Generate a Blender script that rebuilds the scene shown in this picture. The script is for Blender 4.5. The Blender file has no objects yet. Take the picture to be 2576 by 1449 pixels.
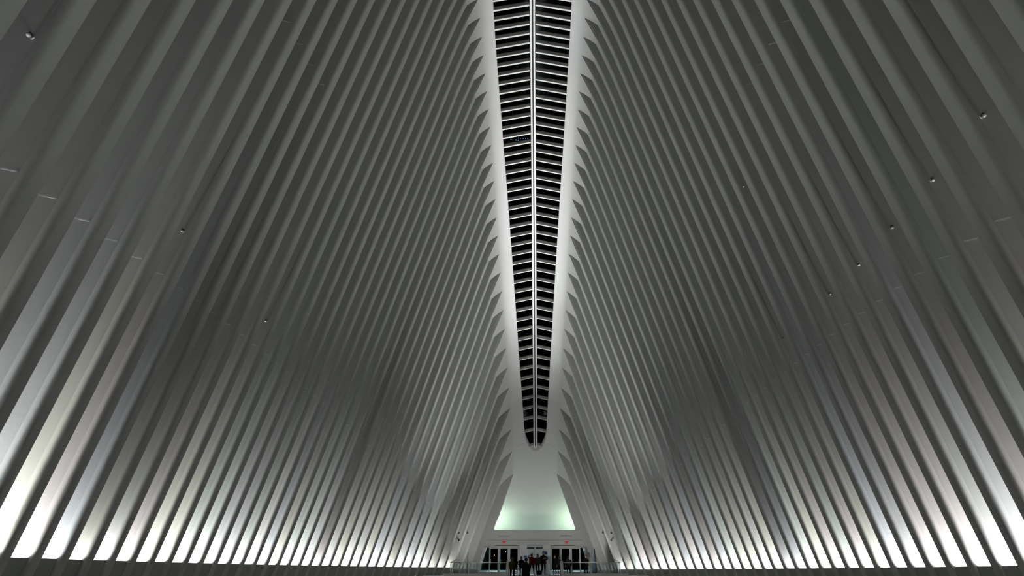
import bpy, bmesh, math, random
from mathutils import Vector, Matrix

# ---------------------------------------------------------------- camera, world, exposure
scene = bpy.context.scene
COL = scene.collection
cam_data = bpy.data.cameras.new('camera')
cam_data.sensor_width = 36.0
cam_data.lens = 36.0 * 1717.0 / 2576.0
cam_data.shift_x = -57.0 / 2576.0
cam_data.clip_end = 2000.0
cam = bpy.data.objects.new('camera', cam_data)
COL.objects.link(cam)
cam.location = (0, 0, 0)
cam.rotation_euler = (math.radians(90 + 22.53688), 0, 0)
scene.camera = cam

world = bpy.data.worlds.new('night_sky')
scene.world = world
world.use_nodes = True
bg = world.node_tree.nodes['Background']
bg.inputs[0].default_value = (0.55, 0.75, 1.0, 1)
bg.inputs[1].default_value = 0.0022

vs = scene.view_settings
vs.view_transform = 'Standard'
vs.look = 'None'
vs.exposure = 0.0
vs.gamma = 1.0
vs.use_curve_mapping = False

FLOOD_POWER = 16.0         # wide strip lamp behind a sill panel
BEAM_POWER = 130.0         # narrow uplight deep between two ribs
BEAM_SPREAD = 50.0
BEAM_TILT = 18.0
BEAM_DEPTH = 2.4
GREEN_POWER = 160.0
LANDING_POWER = 125.0  # added fill lamps on the landing floor
HALL_POWER = 70.0          # one of the added fill lamps on the hall floor
HALL_SPREAD = 105.0

random.seed(7)

# ---------------------------------------------------------------- materials
def mat(name, color, rough=0.5, metal=0.0, noise=0.0, scale=6.0, bump=0.0, bscale=40.0, spec=0.5, tint=None):
    m = bpy.data.materials.new(name)
    m.use_nodes = True
    nt = m.node_tree
    b = nt.nodes['Principled BSDF']
    b.inputs['Roughness'].default_value = rough
    b.inputs['Metallic'].default_value = metal
    b.inputs['Specular IOR Level'].default_value = spec
    tc = nt.nodes.new('ShaderNodeTexCoord')
    nz = nt.nodes.new('ShaderNodeTexNoise')
    nz.inputs['Scale'].default_value = scale
    nz.inputs['Detail'].default_value = 4.0
    nt.links.new(tc.outputs['Object'], nz.inputs['Vector'])
    mx = nt.nodes.new('ShaderNodeMixRGB')
    c = color
    d = tint if tint else tuple(max(0, x * (1 - noise)) for x in c)
    mx.inputs[1].default_value = (*c, 1)
    mx.inputs[2].default_value = (*d, 1)
    nt.links.new(nz.outputs['Fac'], mx.inputs[0])
    nt.links.new(mx.outputs[0], b.inputs['Base Color'])
    if bump:
        n2 = nt.nodes.new('ShaderNodeTexNoise')
        n2.inputs['Scale'].default_value = bscale
        n2.inputs['Detail'].default_value = 3.0
        nt.links.new(tc.outputs['Object'], n2.inputs['Vector'])
        bp = nt.nodes.new('ShaderNodeBump')
        bp.inputs['Strength'].default_value = bump
        bp.inputs['Distance'].default_value = 0.02
        nt.links.new(n2.outputs['Fac'], bp.inputs['Height'])
        nt.links.new(bp.outputs['Normal'], b.inputs['Normal'])
    return m

def emit(name, color, strength):
    m = bpy.data.materials.new(name)
    m.use_nodes = True
    nt = m.node_tree
    nt.nodes.remove(nt.nodes['Principled BSDF'])
    e = nt.nodes.new('ShaderNodeEmission')
    e.inputs[0].default_value = (*color, 1)
    e.inputs[1].default_value = strength
    nt.links.new(e.outputs[0], nt.nodes['Material Output'].inputs[0])
    return m

def glass(name, tint, refl=0.08, rough=0.02, edge=0.35):
    m = bpy.data.materials.new(name)
    m.use_nodes = True
    nt = m.node_tree
    nt.nodes.remove(nt.nodes['Principled BSDF'])
    t = nt.nodes.new('ShaderNodeBsdfTransparent')
    t.inputs[0].default_value = (*tint, 1)
    g = nt.nodes.new('ShaderNodeBsdfGlossy')
    g.inputs['Roughness'].default_value = rough
    lw = nt.nodes.new('ShaderNodeLayerWeight')
    lw.inputs[0].default_value = 0.35
    ma = nt.nodes.new('ShaderNodeMath')
    ma.operation = 'MULTIPLY_ADD'
    ma.inputs[1].default_value = edge
    ma.inputs[2].default_value = refl
    nt.links.new(lw.outputs['Fresnel'], ma.inputs[0])
    mix = nt.nodes.new('ShaderNodeMixShader')
    nt.links.new(ma.outputs[0], mix.inputs[0])
    nt.links.new(t.outputs[0], mix.inputs[1])
    nt.links.new(g.outputs[0], mix.inputs[2])
    nt.links.new(mix.outputs[0], nt.nodes['Material Output'].inputs[0])
    return m

M = {}
M['steel'] = mat('white_painted_steel', (0.62, 0.63, 0.61), 0.5, noise=0.08, scale=1.3, bump=0.12, bscale=9.0, spec=0.3)
M['shell'] = mat('white_plaster_shell', (0.70, 0.70, 0.695), 0.6, noise=0.05, scale=1.0, bump=0.05, bscale=12.0, spec=0.25)
M['spandrel'] = mat('grey_painted_panel', (0.46, 0.48, 0.46), 0.6, noise=0.10, scale=2.0, bump=0.05, spec=0.25)
M['marble'] = mat('white_marble', (0.62, 0.61, 0.60), 0.35, noise=0.12, scale=0.7, bump=0.02)
M['bar'] = mat('shaded_aluminium_bar', (0.36, 0.345, 0.32), 0.5, noise=0.06, scale=3.0)  # darker than the lip below: shade on the bar sides put into the colour
M['portal'] = mat('grey_portal_stone', (0.62, 0.62, 0.60), 0.6, noise=0.14, scale=3.0, bump=0.06, bscale=30)
M['doorframe'] = mat('champagne_door_frame', (0.60, 0.56, 0.51), 0.45, noise=0.1)
M['steelbright'] = mat('polished_steel', (0.75, 0.76, 0.78), 0.2, metal=1.0, noise=0.05)
M['darkmetal'] = mat('dark_metal', (0.03, 0.03, 0.035), 0.4, noise=0.2)
M['black'] = mat('black_paint', (0.012, 0.012, 0.013), 0.5, noise=0.2)
M['white'] = mat('white_enamel', (0.85, 0.85, 0.85), 0.35, noise=0.04)
M['navy'] = mat('navy_fabric', (0.006, 0.014, 0.032), 0.8, noise=0.3, scale=12, bump=0.2)
M['bluesign'] = mat('blue_sign_face', (0.02, 0.16, 0.42), 0.4, noise=0.15)
M['letter'] = mat('dark_lettering', (0.05, 0.05, 0.05), 0.5, noise=0.1)
M['asphalt'] = mat('dark_asphalt', (0.03, 0.03, 0.032), 0.8, noise=0.3, scale=5, bump=0.2)
M['darkglass'] = mat('dark_facade_glass', (0.03, 0.035, 0.04), 0.25, noise=0.2, scale=0.5)
M['pane'] = glass('skylight_glass', (0.55, 0.62, 0.66), 0.004, 0.06, 0.05)
M['doorglass'] = glass('door_glass', (0.55, 0.62, 0.62), 0.03)
M['railglass'] = glass('balustrade_glass', (0.80, 0.86, 0.84), 0.04)
M['frost'] = mat('frosted_white_panel', (0.55, 0.56, 0.55), 0.5, noise=0.08)
M['lens'] = emit('uplight_lens', (1.0, 0.98, 0.95), 6.0)
M['exitred'] = emit('exit_red', (1.0, 0.06, 0.07), 1.3)
M['exitbody'] = mat('exit_sign_body', (0.08, 0.05, 0.05), 0.4, noise=0.1)
M['orange'] = emit('sodium_lamp', (1.0, 0.35, 0.05), 9.0)
M['cyan'] = emit('cool_lamp', (0.45, 1.0, 0.95), 9.0)
M['cool'] = emit('cool_white_lamp', (0.7, 0.9, 1.0), 4.0)
M['winlit'] = emit('lit_office_window', (0.45, 0.75, 1.0), 1.6)
M['tower'] = mat('dark_tower_face', (0.01, 0.012, 0.016), 0.4, noise=0.2)
M['rope'] = mat('black_belt', (0.02, 0.02, 0.022), 0.7, noise=0.2)

# ---------------------------------------------------------------- helpers
def link(o, parent=None):
    COL.objects.link(o)
    if parent is not None:
        o.parent = parent
    return o

def mesh(name, verts, faces, material, parent=None, smooth=False):
    me = bpy.data.meshes.new(name)
    me.from_pydata([tuple(v) for v in verts], [], faces)
    me.update()
    if material is not None:
        me.materials.append(material)
    if smooth:
        for p in me.polygons:
            p.use_smooth = True
    return link(bpy.data.objects.new(name, me), parent)

def fix_normals(o):
    bm = bmesh.new()
    bm.from_mesh(o.data)
    bmesh.ops.remove_doubles(bm, verts=bm.verts, dist=1e-5)
    bmesh.ops.recalc_face_normals(bm, faces=bm.faces)
    bm.to_mesh(o.data)
    bm.free()
    return o

def empty(name, loc=(0, 0, 0), parent=None):
    o = bpy.data.objects.new(name, None)
    o.empty_display_size = 0.2
    o.location = loc
    return link(o, parent)

def tag(o, label=None, cat=None, group=None, kind=None):
    if label: o['label'] = label
    if cat: o['category'] = cat
    if group: o['group'] = group
    if kind: o['kind'] = kind
    return o

class MB:
    """collects boxes, prisms, tubes and spheres into one mesh"""
    def __init__(self):
        self.v, self.f = [], []
    def add(self, v, f):
        n = len(self.v)
        self.v += [tuple(p) for p in v]
        self.f += [tuple(i + n for i in q) for q in f]
        return self
    def box(self, x0, x1, y0, y1, z0, z1):
        v = [(x, y, z) for x in (x0, x1) for y in (y0, y1) for z in (z0, z1)]
        f = [(0, 1, 3, 2), (4, 6, 7, 5), (0, 4, 5, 1), (2, 3, 7, 6), (0, 2, 6, 4), (1, 5, 7, 3)]
        return self.add(v, f)
    def hexa(self, p):
        """p: 4 bottom corners then 4 top corners"""
        f = [(3, 2, 1, 0), (4, 5, 6, 7), (0, 1, 5, 4), (1, 2, 6, 5), (2, 3, 7, 6), (3, 0, 4, 7)]
        return self.add(p, f)
    def prism_xz(self, pts, y0, y1):
        n = len(pts)
        v = [(x, y0, z) for x, z in pts] + [(x, y1, z) for x, z in pts]
        f = [tuple(range(n)), tuple(range(2 * n - 1, n - 1, -1))]
        f += [(i, i + n, (i + 1) % n + n, (i + 1) % n) for i in range(n)]
        return self.add(v, f)
    def prism_yz(self, pts, x0, x1):
        n = len(pts)
        v = [(x0, y, z) for y, z in pts] + [(x1, y, z) for y, z in pts]
        f = [tuple(range(n)), tuple(range(2 * n - 1, n - 1, -1))]
        f += [(i, i + n, (i + 1) % n + n, (i + 1) % n) for i in range(n)]
        return self.add(v, f)
    def tube(self, pts, r, n=8):
        pts = [Vector(p) for p in pts]
        rs = r if isinstance(r, (list, tuple)) else [r] * len(pts)
        rings = []
        for i, p in enumerate(pts):
            d = (pts[min(i + 1, len(pts) - 1)] - pts[max(i - 1, 0)]).normalized()
            up = Vector((0, 0, 1)) if abs(d.z) < 0.9 else Vector((1, 0, 0))
            a = d.cross(up).normalized()
            b = d.cross(a).normalized()
            rings.append([p + (a * math.cos(t) + b * math.sin(t)) * rs[i] for t in [2 * math.pi * j / n for j in range(n)]])
        v = [q for ring in rings for q in ring]
        f = []
        for i in range(len(rings) - 1):
            for j in range(n):
                f.append((i * n + j, i * n + (j + 1) % n, (i + 1) * n + (j + 1) % n, (i + 1) * n + j))
        f.append(tuple(range(n - 1, -1, -1)))
        f.append(tuple(range((len(rings) - 1) * n, len(rings) * n)))
        return self.add(v, f)
    def ball(self, c, rx, ry=None, rz=None, n=8, m=6):
        ry = ry or rx; rz = rz or rx
        v = [(c[0], c[1], c[2] - rz)]
        for i in range(1, m):
            a = math.pi * i / m
            for j in range(n):
                b = 2 * math.pi * j / n
                v.append((c[0] + rx * math.sin(a) * math.cos(b), c[1] + ry * math.sin(a) * math.sin(b), c[2] - rz * math.cos(a)))
        v.append((c[0], c[1], c[2] + rz))
        f = [(0, 1 + (j + 1) % n, 1 + j) for j in range(n)]
        for i in range(m - 2):
            for j in range(n):
                f.append((1 + i * n + j, 1 + i * n + (j + 1) % n, 1 + (i + 1) * n + (j + 1) % n, 1 + (i + 1) * n + j))
        last = len(v) - 1
        f += [(1 + (m - 2) * n + j, 1 + (m - 2) * n + (j + 1) % n, last) for j in range(n)]
        return self.add(v, f)
    def build(self, name, material, parent=None, smooth=False):
        return fix_normals(mesh(name, self.v, self.f, material, parent, smooth))

# ---------------------------------------------------------------- the geometry of the hall
S = 1.37            # spacing of the ribs along the hall
Y_END = 66.39
ZF = -5.0           # hall floor
ZL = -0.30          # landing floor
YL = 58.0           # front edge of the landing
YP = 67.54          # portal wall
KMAX = 46
COEF = {'L': [-12.99599, -2.30813, 4.19252, -0.407, 0.25656, 0.03503, 0.28884, -0.03413, -0.00045, -0.02393],
        'R': [-13.18544, -2.49027, 4.17662, -0.53975, 0.11636, 0.16994, 0.30027, -0.02642, 0.00526, -0.02735]}
P_ZT = [-4.57e-07, 4.0834e-05, -0.001359351, 0.003499553, -0.188816122, 34.156709575]
P_XT = {'L': [-2.17e-07, 1.8889e-05, -0.000579941, 0.008407613, -0.028835347, -3.518180376],
        'R': [-1.02e-07, 8.32e-06, -0.000223025, 0.002909207, -0.002749968, -3.258804403]}
P_ZE = [3.88e-06, -0.000336483, -0.007192762, -0.161461485, 35.09896051]
P_XE = {'L': [1.422e-06, -0.00011656, 0.004474298, -0.024596633, -2.70575315],
        'R': [4.1e-07, -4.3841e-05, 0.002547525, -0.015685516, -2.415113696]}
SILL = {'L': 0.30, 'R': 0.135}
SGN = {'L': 1.0, 'R': -1.0}     # tables hold negative x; the right side mirrors them

def poly(p, x):
    r = 0.0
    for c in p:
        r = r * x + c
    return r
def yk(k): return Y_END - S * k
def kap(y): return (Y_END - y) / S
def wr(k): return S * (0.16 + 0.20 * (min(42.0, max(0.0, k)) / 36.0) ** 1.3)
def line(s, k):
    c = COEF[s]; u = k / 20.0 - 1.0
    return sum(c[i] * u ** i for i in range(6)), sum(c[6 + i] * u ** i for i in range(4))
def ymap(y):
    if y >= 33.0: return y
    if y >= 25.0: return 33.0
    return 58.0 - y
def ztip(y): return poly(P_ZT, ymap(y) - 31.0)
def zedge(y):
    t = ymap(y)
    if t < 33.2: return ztip(y) + 0.95
    return poly(P_ZE, t - 31.0)
def xtip(s, y):
    if y >= 33.0: return poly(P_XT[s], y - 31.0)
    a, m = line(s, kap(y))
    return a + m * ztip(y) + (0.33 if s == 'L' else 0.40)
def xedge0(s, y):
    if y >= 33.2: return poly(P_XE[s], y - 31.0)
    return xtip(s, y) + 0.82
def xcen(y):
    # lateral position of the ridge
    return 0.5 * (xedge0('L', y) - xedge0('R', y)) if y > 33.2 else -0.145
def xin(s, y, z):
    """inner face of the rib wall"""
    a, m = line(s, kap(y))
    zt = ztip(y)
    f = xtip(s, y) - (a + m * zt)
    x = a + m * z
    zs = zt - 5.0
    if z > zs:
        x += f * ((z - zs) / 5.0) ** 2
    return x
def drop(k): return 1.15 + 0.029 * max(0.0, k - 10.0)

SKY_END, SKY_U = 66.55, 65.5     # skylight ends in a half round
def flat(y):
    t = max(0.0, min(1.0, (y - 65.0) / (YP - 65.0)))
    return 1.0 - 0.93 * t * t * (3 - 2 * t)
def band_curve(s, y, n=9):
    """points from the rib tip up to the skylight edge (or the crown where there is no opening)"""
    zt, xt = ztip(y), xtip(s, y)
    xe, ze = xedge0(s, y), zt + (zedge(y) - zt) * flat(y)
    c = xcen(y) if s == 'L' else -xcen(y)
    a, m = line(s, kap(y))
    f = xt - (a + m * zt)
    sl = m + 2 * f / 5.0                       # dx/dz at the tip
    pts = []
    # bezier tip -> edge
    dz = (ze - zt) * 0.55 + 1e-4
    b1 = (xt + sl * dz, zt + dz)
    for i in range(13):
        t = i / 12.0
        pts.append(((1 - t) ** 2 * xt + 2 * t * (1 - t) * b1[0] + t * t * xe,
                    (1 - t) ** 2 * zt + 2 * t * (1 - t) * b1[1] + t * t * ze))
    if y > SKY_U:
        if y < SKY_END:
            q = (y - SKY_U) / (SKY_END - SKY_U)
            lim = c + (xe - c) * max(0.0, 1 - q ** 2.6) ** 0.5
        else:
            lim = c
        x0, z0 = pts[-1]
        sl2 = (pts[-1][1] - pts[-2][1]) / max(1e-4, pts[-1][0] - pts[-2][0])
        for i in range(1, 9):
            t = i / 8.0
            x = x0 + (c - x0) * t
            z = z0 + sl2 * (c - x0) * (t - 0.5 * t * t) * 0.9
            if x > lim:
                break
            pts.append((x, z))
        xl, zl = pts[-1]
        if lim - xl > 1e-3:
            t = (lim - x0) / max(1e-4, (c - x0))
            pts.append((lim, z0 + sl2 * (c - x0) * (t - 0.5 * t * t) * 0.9))
    # resample
    L = [0.0]
    for i in range(1, len(pts)):
        L.append(L[-1] + math.dist(pts[i], pts[i - 1]))
    out = []
    for i in range(n):
        d = L[-1] * i / (n - 1)
        j = 0
        while j < len(L) - 2 and L[j + 1] < d: j += 1
        t = (d - L[j]) / max(1e-6, L[j + 1] - L[j])
        out.append((pts[j][0] + (pts[j + 1][0] - pts[j][0]) * t, pts[j][1] + (pts[j + 1][1] - pts[j][1]) * t))
    return out

# ---------------------------------------------------------------- walls of ribs
RIB_D = 1.6
WALLS = {}
for s, nm in (('L', 'wall_left'), ('R', 'wall_right')):
    g = SGN[s]
    # dark glazing behind the ribs
    ys = [yk(k) for k in range(-1, KMAX + 1, 3)] + [yk(KMAX) - 0.6]
    zs = [ZF, 0, 4, 8, 12, 16, 20, 24, 28, 31, 34]
    v, f = [], []
    for y in ys:
        zt = ztip(y)
        for z in zs:
            zz = min(z, zt - 0.3)
            if z == zs[-1]: zz = zt
            v.append((g * (xin(s, y, zz) - RIB_D - 0.04), y, zz))
    n = len(zs)
    for i in range(len(ys) - 1):
        for j in range(n - 1):
            f.append((i * n + j, i * n + j + 1, (i + 1) * n + j + 1, (i + 1) * n + j))
    w = mesh(nm, v, f, M['darkglass'])
    tag(w, 'wall of tall white leaning ribs with dark glazing behind, ' + ('on the side of the rope stanchions' if s == 'L' else 'on the side of the furled navy flag'),
        'wall', None, 'structure')
    WALLS[s] = w

def rib_ring(s, k, z, rec=0.0):
    yf = yk(k); w = wr(k); yn = yf - w
    x0 = xin(s, yf, z) - rec
    x1 = xin(s, yn, z) - rec
    r = 0.06 + 0.06 * k / 40.0
    gd = 0.006 if z > 6.0 else 0.0008
    pts = [(x0 - 0.02, yf), (x0, yf - 0.02)]
    for i in range(6):
        t = (math.pi / 2) * i / 5.0
        pts.append((x1 - r + r * math.cos(t), yn + r - r * math.sin(t)))
    pts += [(x1 - 0.20, yn), (x1 - 0.206, yn + gd), (x1 - 0.219, yn + gd), (x1 - 0.225, yn)]
    pts += [(x1 - RIB_D, yn), (x0 - RIB_D, yf)]
    return [(SGN[s] * x, y, z) for x, y in pts]

def zjoint(k): return 8.35 - 0.0085 * (k - 28.0) ** 2

def make_rib(s, k):
    yf = yk(k); yn = yf - wr(k)
    ztop = max(ztip(yn), ztip(yf)) + 0.2
    zj = ztip(yk(k - 1) - wr(k - 1)) - drop(k)
    zs = ztip(yf) - 5.0
    zz = [ZF if yf < YL else ZL, 0.0]
    z = 4.0
    while z < zs - 1.0:
        zz.append(z); z += 5.0
    for i in range(6):
        q = zs + (zj - zs) * i / 5.0
        if q > zz[-1] + 0.05: zz.append(q)
    rings = [rib_ring(s, k, q) for q in zz]
    for i in range(5):
        rings.append(rib_ring(s, k, zj + 0.005 + (ztop - zj) * i / 4.0, 0.04))
    n = len(rings[0])
    v = [p for r in rings for p in r]
    f = []
    for i in range(len(rings) - 1):
        for j in range(n):
            a = (i * n + j, i * n + (j + 1) % n, (i + 1) * n + (j + 1) % n, (i + 1) * n + j)
            f.append(a if s == 'L' else a[::-1])
    f.append(tuple(range(n))[::-1] if s == 'L' else tuple(range(n)))
    f.append(tuple(range((len(rings) - 1) * n, len(rings) * n)) if s == 'L' else tuple(range((len(rings) - 1) * n, len(rings) * n))[::-1])
    o = mesh('rib', v, f, M['steel'], WALLS[s])
    fix_normals(o)
    for p in o.data.polygons: p.use_smooth = True
    try:
        o.data.set_sharp_from_angle(angle=math.radians(35))
    except Exception:
        pass
    # splice joints across the face that looks down the hall
    for zc in [zjoint(k + 1)] + ([zjoint(k + 1) * 2.2] if 32 <= k <= 37 else []):
        if zc < 3.0 or zc > zj - 2.0: continue
        m = line(s, kap(yn))[1]
        b = MB()
        p = []
        for dz in (-0.016, 0.016):
            for d, dy in ((0.235, 0.01), (0.235, -0.007), (1.0, -0.007), (1.0, 0.01)):
                zq = zc + m * d + dz
                p.append((SGN[s] * (xin(s, yn, zc) - d * 0.97), yn + dy, zq))
        b.hexa(p)
        b.build('splice_joint', M['white'], o)
    return o

for s in ('L', 'R'):
    for k in range(0, KMAX + 1):
        make_rib(s, k)

# sill panels between the ribs, and the uplights standing behind them
TINTS = [(1, 1, 1), (0.90, 0.93, 1.0), (1.0, 0.93, 0.94), (0.94, 1.0, 0.97), (1.0, 0.99, 0.92), (0.96, 0.97, 1.0)]
# lamps that are dimmed or aimed low: (wide part, narrow part)
DIM = {('L', 34): (0.55, 0.30), ('L', 33): (1.0, 0.35), ('L', 35): (0.9, 0.65), ('L', 36): (1.15, 1.15), ('L', 37): (1.1, 1.5), ('L', 38): (1.1, 1.6), ('L', 39): (1.1, 1.4), ('R', 35): (1.1, 1.25), ('L', 32): (0.95, 0.7),
       ('L', 18): (0.8, 0.35), ('L', 10): (0.8, 0.5), ('L', 5): (0.8, 0.3), ('L', 6): (0.9, 0.6),
       ('R', 7): (0.8, 0.3), ('R', 21): (0.8, 0.35), ('R', 22): (0.85, 0.5), ('R', 14): (0.9, 0.6), ('R', 27): (0.9, 0.7), ('R', 33): (1.15, 1.1)}
def make_uplight():
    root = MB().box(-0.16, 0.16, -0.24, 0.24, -0.26, -0.02).build('uplight', M['darkmetal'], WALLS['L'])
    MB().box(-0.14, 0.14, -0.23, 0.23, -0.02, -0.005).build('lens', M['lens'], root)
    return root
def make_strip():
    root = MB().box(-0.06, 0.06, -0.24, 0.24, -0.10, -0.02).build('strip_lamp', M['darkmetal'], WALLS['L'])
    MB().box(-0.05, 0.05, -0.23, 0.23, -0.02, -0.005).build('lens', M['lens'], root)
    return root
protos = [make_uplight(), make_strip()]
used = [False, False]
rng = random.Random(3)
for s in ('L', 'R'):
    g = SGN[s]
    for k in range(3, KMAX + 1):
        yn = yk(k)                       # far edge of the nearer rib
        yf = yk(k - 1) - wr(k - 1)       # near face of the farther rib
        zs = SILL[s]
        # panel
        p = []
        for z in (ZF, zs):
            for y, d in ((yn + 0.003, 0.07), (yf - 0.003, 0.07), (yf - 0.003, 0.12), (yn + 0.003, 0.12)):
                p.append((g * (xin(s, y, z) - d), y, z))
        b = MB().hexa(p)
        b.build('spandrel_panel', M['spandrel'], WALLS[s])
        # ledge that carries the uplight
        p = []
        for z in (zs - BEAM_DEPTH - 0.32, zs - BEAM_DEPTH - 0.26):
            for y, d in ((yn + 0.003, 0.122), (yf - 0.003, 0.122), (yf - 0.003, 1.55), (yn + 0.003, 1.55)):
                p.append((g * (xin(s, y, z) - d), y, z))
        MB().hexa(p).build('ledge', M['spandrel'], WALLS[s])
        ym = 0.5 * (yn + yf)
        dim = DIM.get((s, k), (1.0, 1.0))
        pw = 0.85 + 0.3 * rng.random()
        tint = rng.choice(TINTS)
        lean = math.atan(line(s, k)[1])
        zb = zs - BEAM_DEPTH
        spec = [('uplight_beam', (g * (xin(s, ym, zb) - 0.70), ym, zb), BEAM_POWER * dim[1], BEAM_SPREAD, math.radians(BEAM_TILT), 0.28),
                ('strip_glow', (g * (xin(s, ym, zs) - 0.24), ym, zs - 0.09), FLOOD_POWER * dim[0], 180.0, lean * 0.6, 0.10)]
        for i, (nm, loc, watts, spread, tilt, sx) in enumerate(spec):
            if not used[i]:
                u = protos[i]; used[i] = True
            else:
                u = protos[i].copy(); COL.objects.link(u)
                for c in protos[i].children:
                    if c.type != 'MESH': continue
                    d = c.copy(); COL.objects.link(d); d.parent = u
            u.location = loc
            u.parent = WALLS[s]
            ld = bpy.data.lights.new(nm, 'AREA')
            ld.shape = 'RECTANGLE'
            ld.size = sx; ld.size_y = 0.46
            ld.energy = watts * pw
            ld.color = tint
            ld.spread = math.radians(spread)
            lo = bpy.data.objects.new(nm, ld)
            COL.objects.link(lo)
            lo.parent = u
            lo.location = (0, 0, 0.01)
            lo.rotation_euler = (0, math.pi + g * tilt, 0)

# ---------------------------------------------------------------- ceiling: plates between ribs and skylight, end hood
ceiling = empty('ceiling')
tag(ceiling, 'smooth white vault plates flanking the skylight and closing over the entrance', 'ceiling', None, 'structure')
def shell_grid(name, grid, thick, s, parent, material, nrm_of=None):
    """grid: columns of points on the visible face; closes it with a back face"""
    nc, nr = len(grid), len(grid[0])
    v = []
    for c in grid: v += c
    back = []
    for c in grid:
        for j, p in enumerate(c):
            a = Vector(c[max(0, j - 1)]); b = Vector(c[min(nr - 1, j + 1)])
            d = b - a
            if d.length < 1e-6: d = Vector((SGN[s] * 0.5, 0, 1))
            nrm = Vector((-SGN[s] * abs(d.z), 0, abs(d.x))).normalized()
            back.append(tuple(Vector(p) + nrm * thick))
    n = len(v)
    v = v + back
    f = []
    fl = (s == 'L')
    def q(*a): f.append(a if fl else a[::-1])
    for i in range(nc - 1):
        for j in range(nr - 1):
            q(i * nr + j, (i + 1) * nr + j, (i + 1) * nr + j + 1, i * nr + j + 1)
            q(n + i * nr + j + 1, n + (i + 1) * nr + j + 1, n + (i + 1) * nr + j, n + i * nr + j)
    for i in range(nc - 1):
        a, b = i * nr, (i + 1) * nr
        q(a, n + a, n + b, b)
        a, b = i * nr + nr - 1, (i + 1) * nr + nr - 1
        q(b, n + b, n + a, a)
    for j in range(nr - 1):
        q(j, j + 1, n + j + 1, n + j)
        a = (nc - 1) * nr + j
        q(a + 1, a, n + a, n + a + 1)
    o = mesh(name, v, f, material, parent)
    bm = bmesh.new(); bm.from_mesh(o.data)
    bmesh.ops.remove_doubles(bm, verts=bm.verts, dist=2e-4)
    bmesh.ops.dissolve_degenerate(bm, edges=bm.edges, dist=1e-4)
    bmesh.ops.recalc_face_normals(bm, faces=bm.faces)
    bm.to_mesh(o.data); bm.free()
    for p in o.data.polygons: p.use_smooth = True
    if nrm_of:
        # front points carry the normal of the continuous vault surface, so neighbouring plates shade as one
        o.data.normals_split_custom_set_from_vertices([nrm_of.get((round(q.co.x, 3), round(q.co.y, 3), round(q.co.z, 3)), (0, 0, 0)) for q in o.data.vertices])
    return o

def zhead(k, y):
    """lower edge of plate k at depth y"""
    y_far = yk(k - 1) - wr(k - 1)
    y_near = yk(k)
    zt = ztip(y_far)
    zj = zt - drop(k)
    if y <= y_near: return zj
    t = (y - y_near) / (y_far - y_near)
    t = t + 0.04 * math.sin(math.pi * t)
    return zj + (zt - zj) * min(1.0, t)

GAP = 0.008
def vault_z(s, y):
    """height of the vault surface at depth y as a function of x (tables)"""
    yy = min(y, YP + 0.2)
    zt = ztip(yy)
    pts = [(xin(s, yy, zt - 2.5 + 0.5 * i), zt - 2.5 + 0.5 * i) for i in range(5)] + [(x, z) for x, z in band_curve(s, min(yy, YP), 14)]
    if yy > YP:
        pts = [(x, z - 1.75 * (yy - YP) if i >= 5 else z) for i, (x, z) in enumerate(pts)]
    def f(x):
        if x <= pts[0][0]:
            return pts[0][1] + (x - pts[0][0]) / max(0.05, (pts[1][0] - pts[0][0])) * (pts[1][1] - pts[0][1])
        for i in range(len(pts) - 1):
            if x <= pts[i + 1][0]:
                return pts[i][1] + (x - pts[i][0]) / max(1e-5, pts[i + 1][0] - pts[i][0]) * (pts[i + 1][1] - pts[i][1])
        a, b = pts[-2], pts[-1]
        return b[1] + (x - b[0]) * (b[1] - a[1]) / max(1e-3, b[0] - a[0])
    return f
for s in ('L', 'R'):
    g = SGN[s]
    for k in range(0, KMAX):
        y_far = yk(k - 1) - wr(k - 1) - GAP
        y_mid = yk(k)
        y_near = yk(k) - wr(k) + GAP
        nfar = 5 if k > 2 else 9
        cols = [y_far + (y_mid - y_far) * i / nfar for i in range(nfar + 1)] + [y_mid + (y_near - y_mid) * i / 2.0 for i in (1, 2)]
        if k == 0: cols[0] += GAP
        cols += [q for q in ([SKY_U] + [SKY_U + (SKY_END - SKY_U) * math.sin(math.pi / 2 * i / 12.0) for i in range(1, 13)]) if y_near < q < y_far]
        cols = sorted(set(round(q, 5) for q in cols), reverse=True)
        def column(y):
            zl, zt = zhead(k, y), ztip(y)
            zl = min(zl, zt - 1e-4)
            col = []
            for i in range(5):
                z = zl + (zt - zl) * i / 5.0
                col.append((g * xin(s, y, z), y, z))
            for x, z in band_curve(s, y, 10):
                col.append((g * x, y, z))
            return col
        grid = [column(y) for y in cols]
        nrm = {}
        for y, col in zip(cols, grid):
            far_, near_ = vault_z(s, y + 0.03), vault_z(s, y - 0.03)
            for j, q in enumerate(col):
                a = Vector(col[max(0, j - 1)]); b = Vector(col[min(len(col) - 1, j + 1)])
                dc = b - a
                if dc.length < 1e-5: dc = Vector((g * 0.4, 0, 1.0))
                # slope along the hall, taken at a fixed x
                zf, zn = far_(g * q[0]), near_(g * q[0])
                dy = Vector((0, 0.06, zf - zn))
                nn = dc.cross(dy)
                if nn.length < 1e-9: continue
                nn.normalize()
                if nn.z > 0: nn = -nn
                nrm[(round(q[0], 3), round(q[1], 3), round(q[2], 3))] = tuple(nn)
        shell_grid('roof_plate', grid, 0.06, s, ceiling, M['shell'], nrm)

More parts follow.
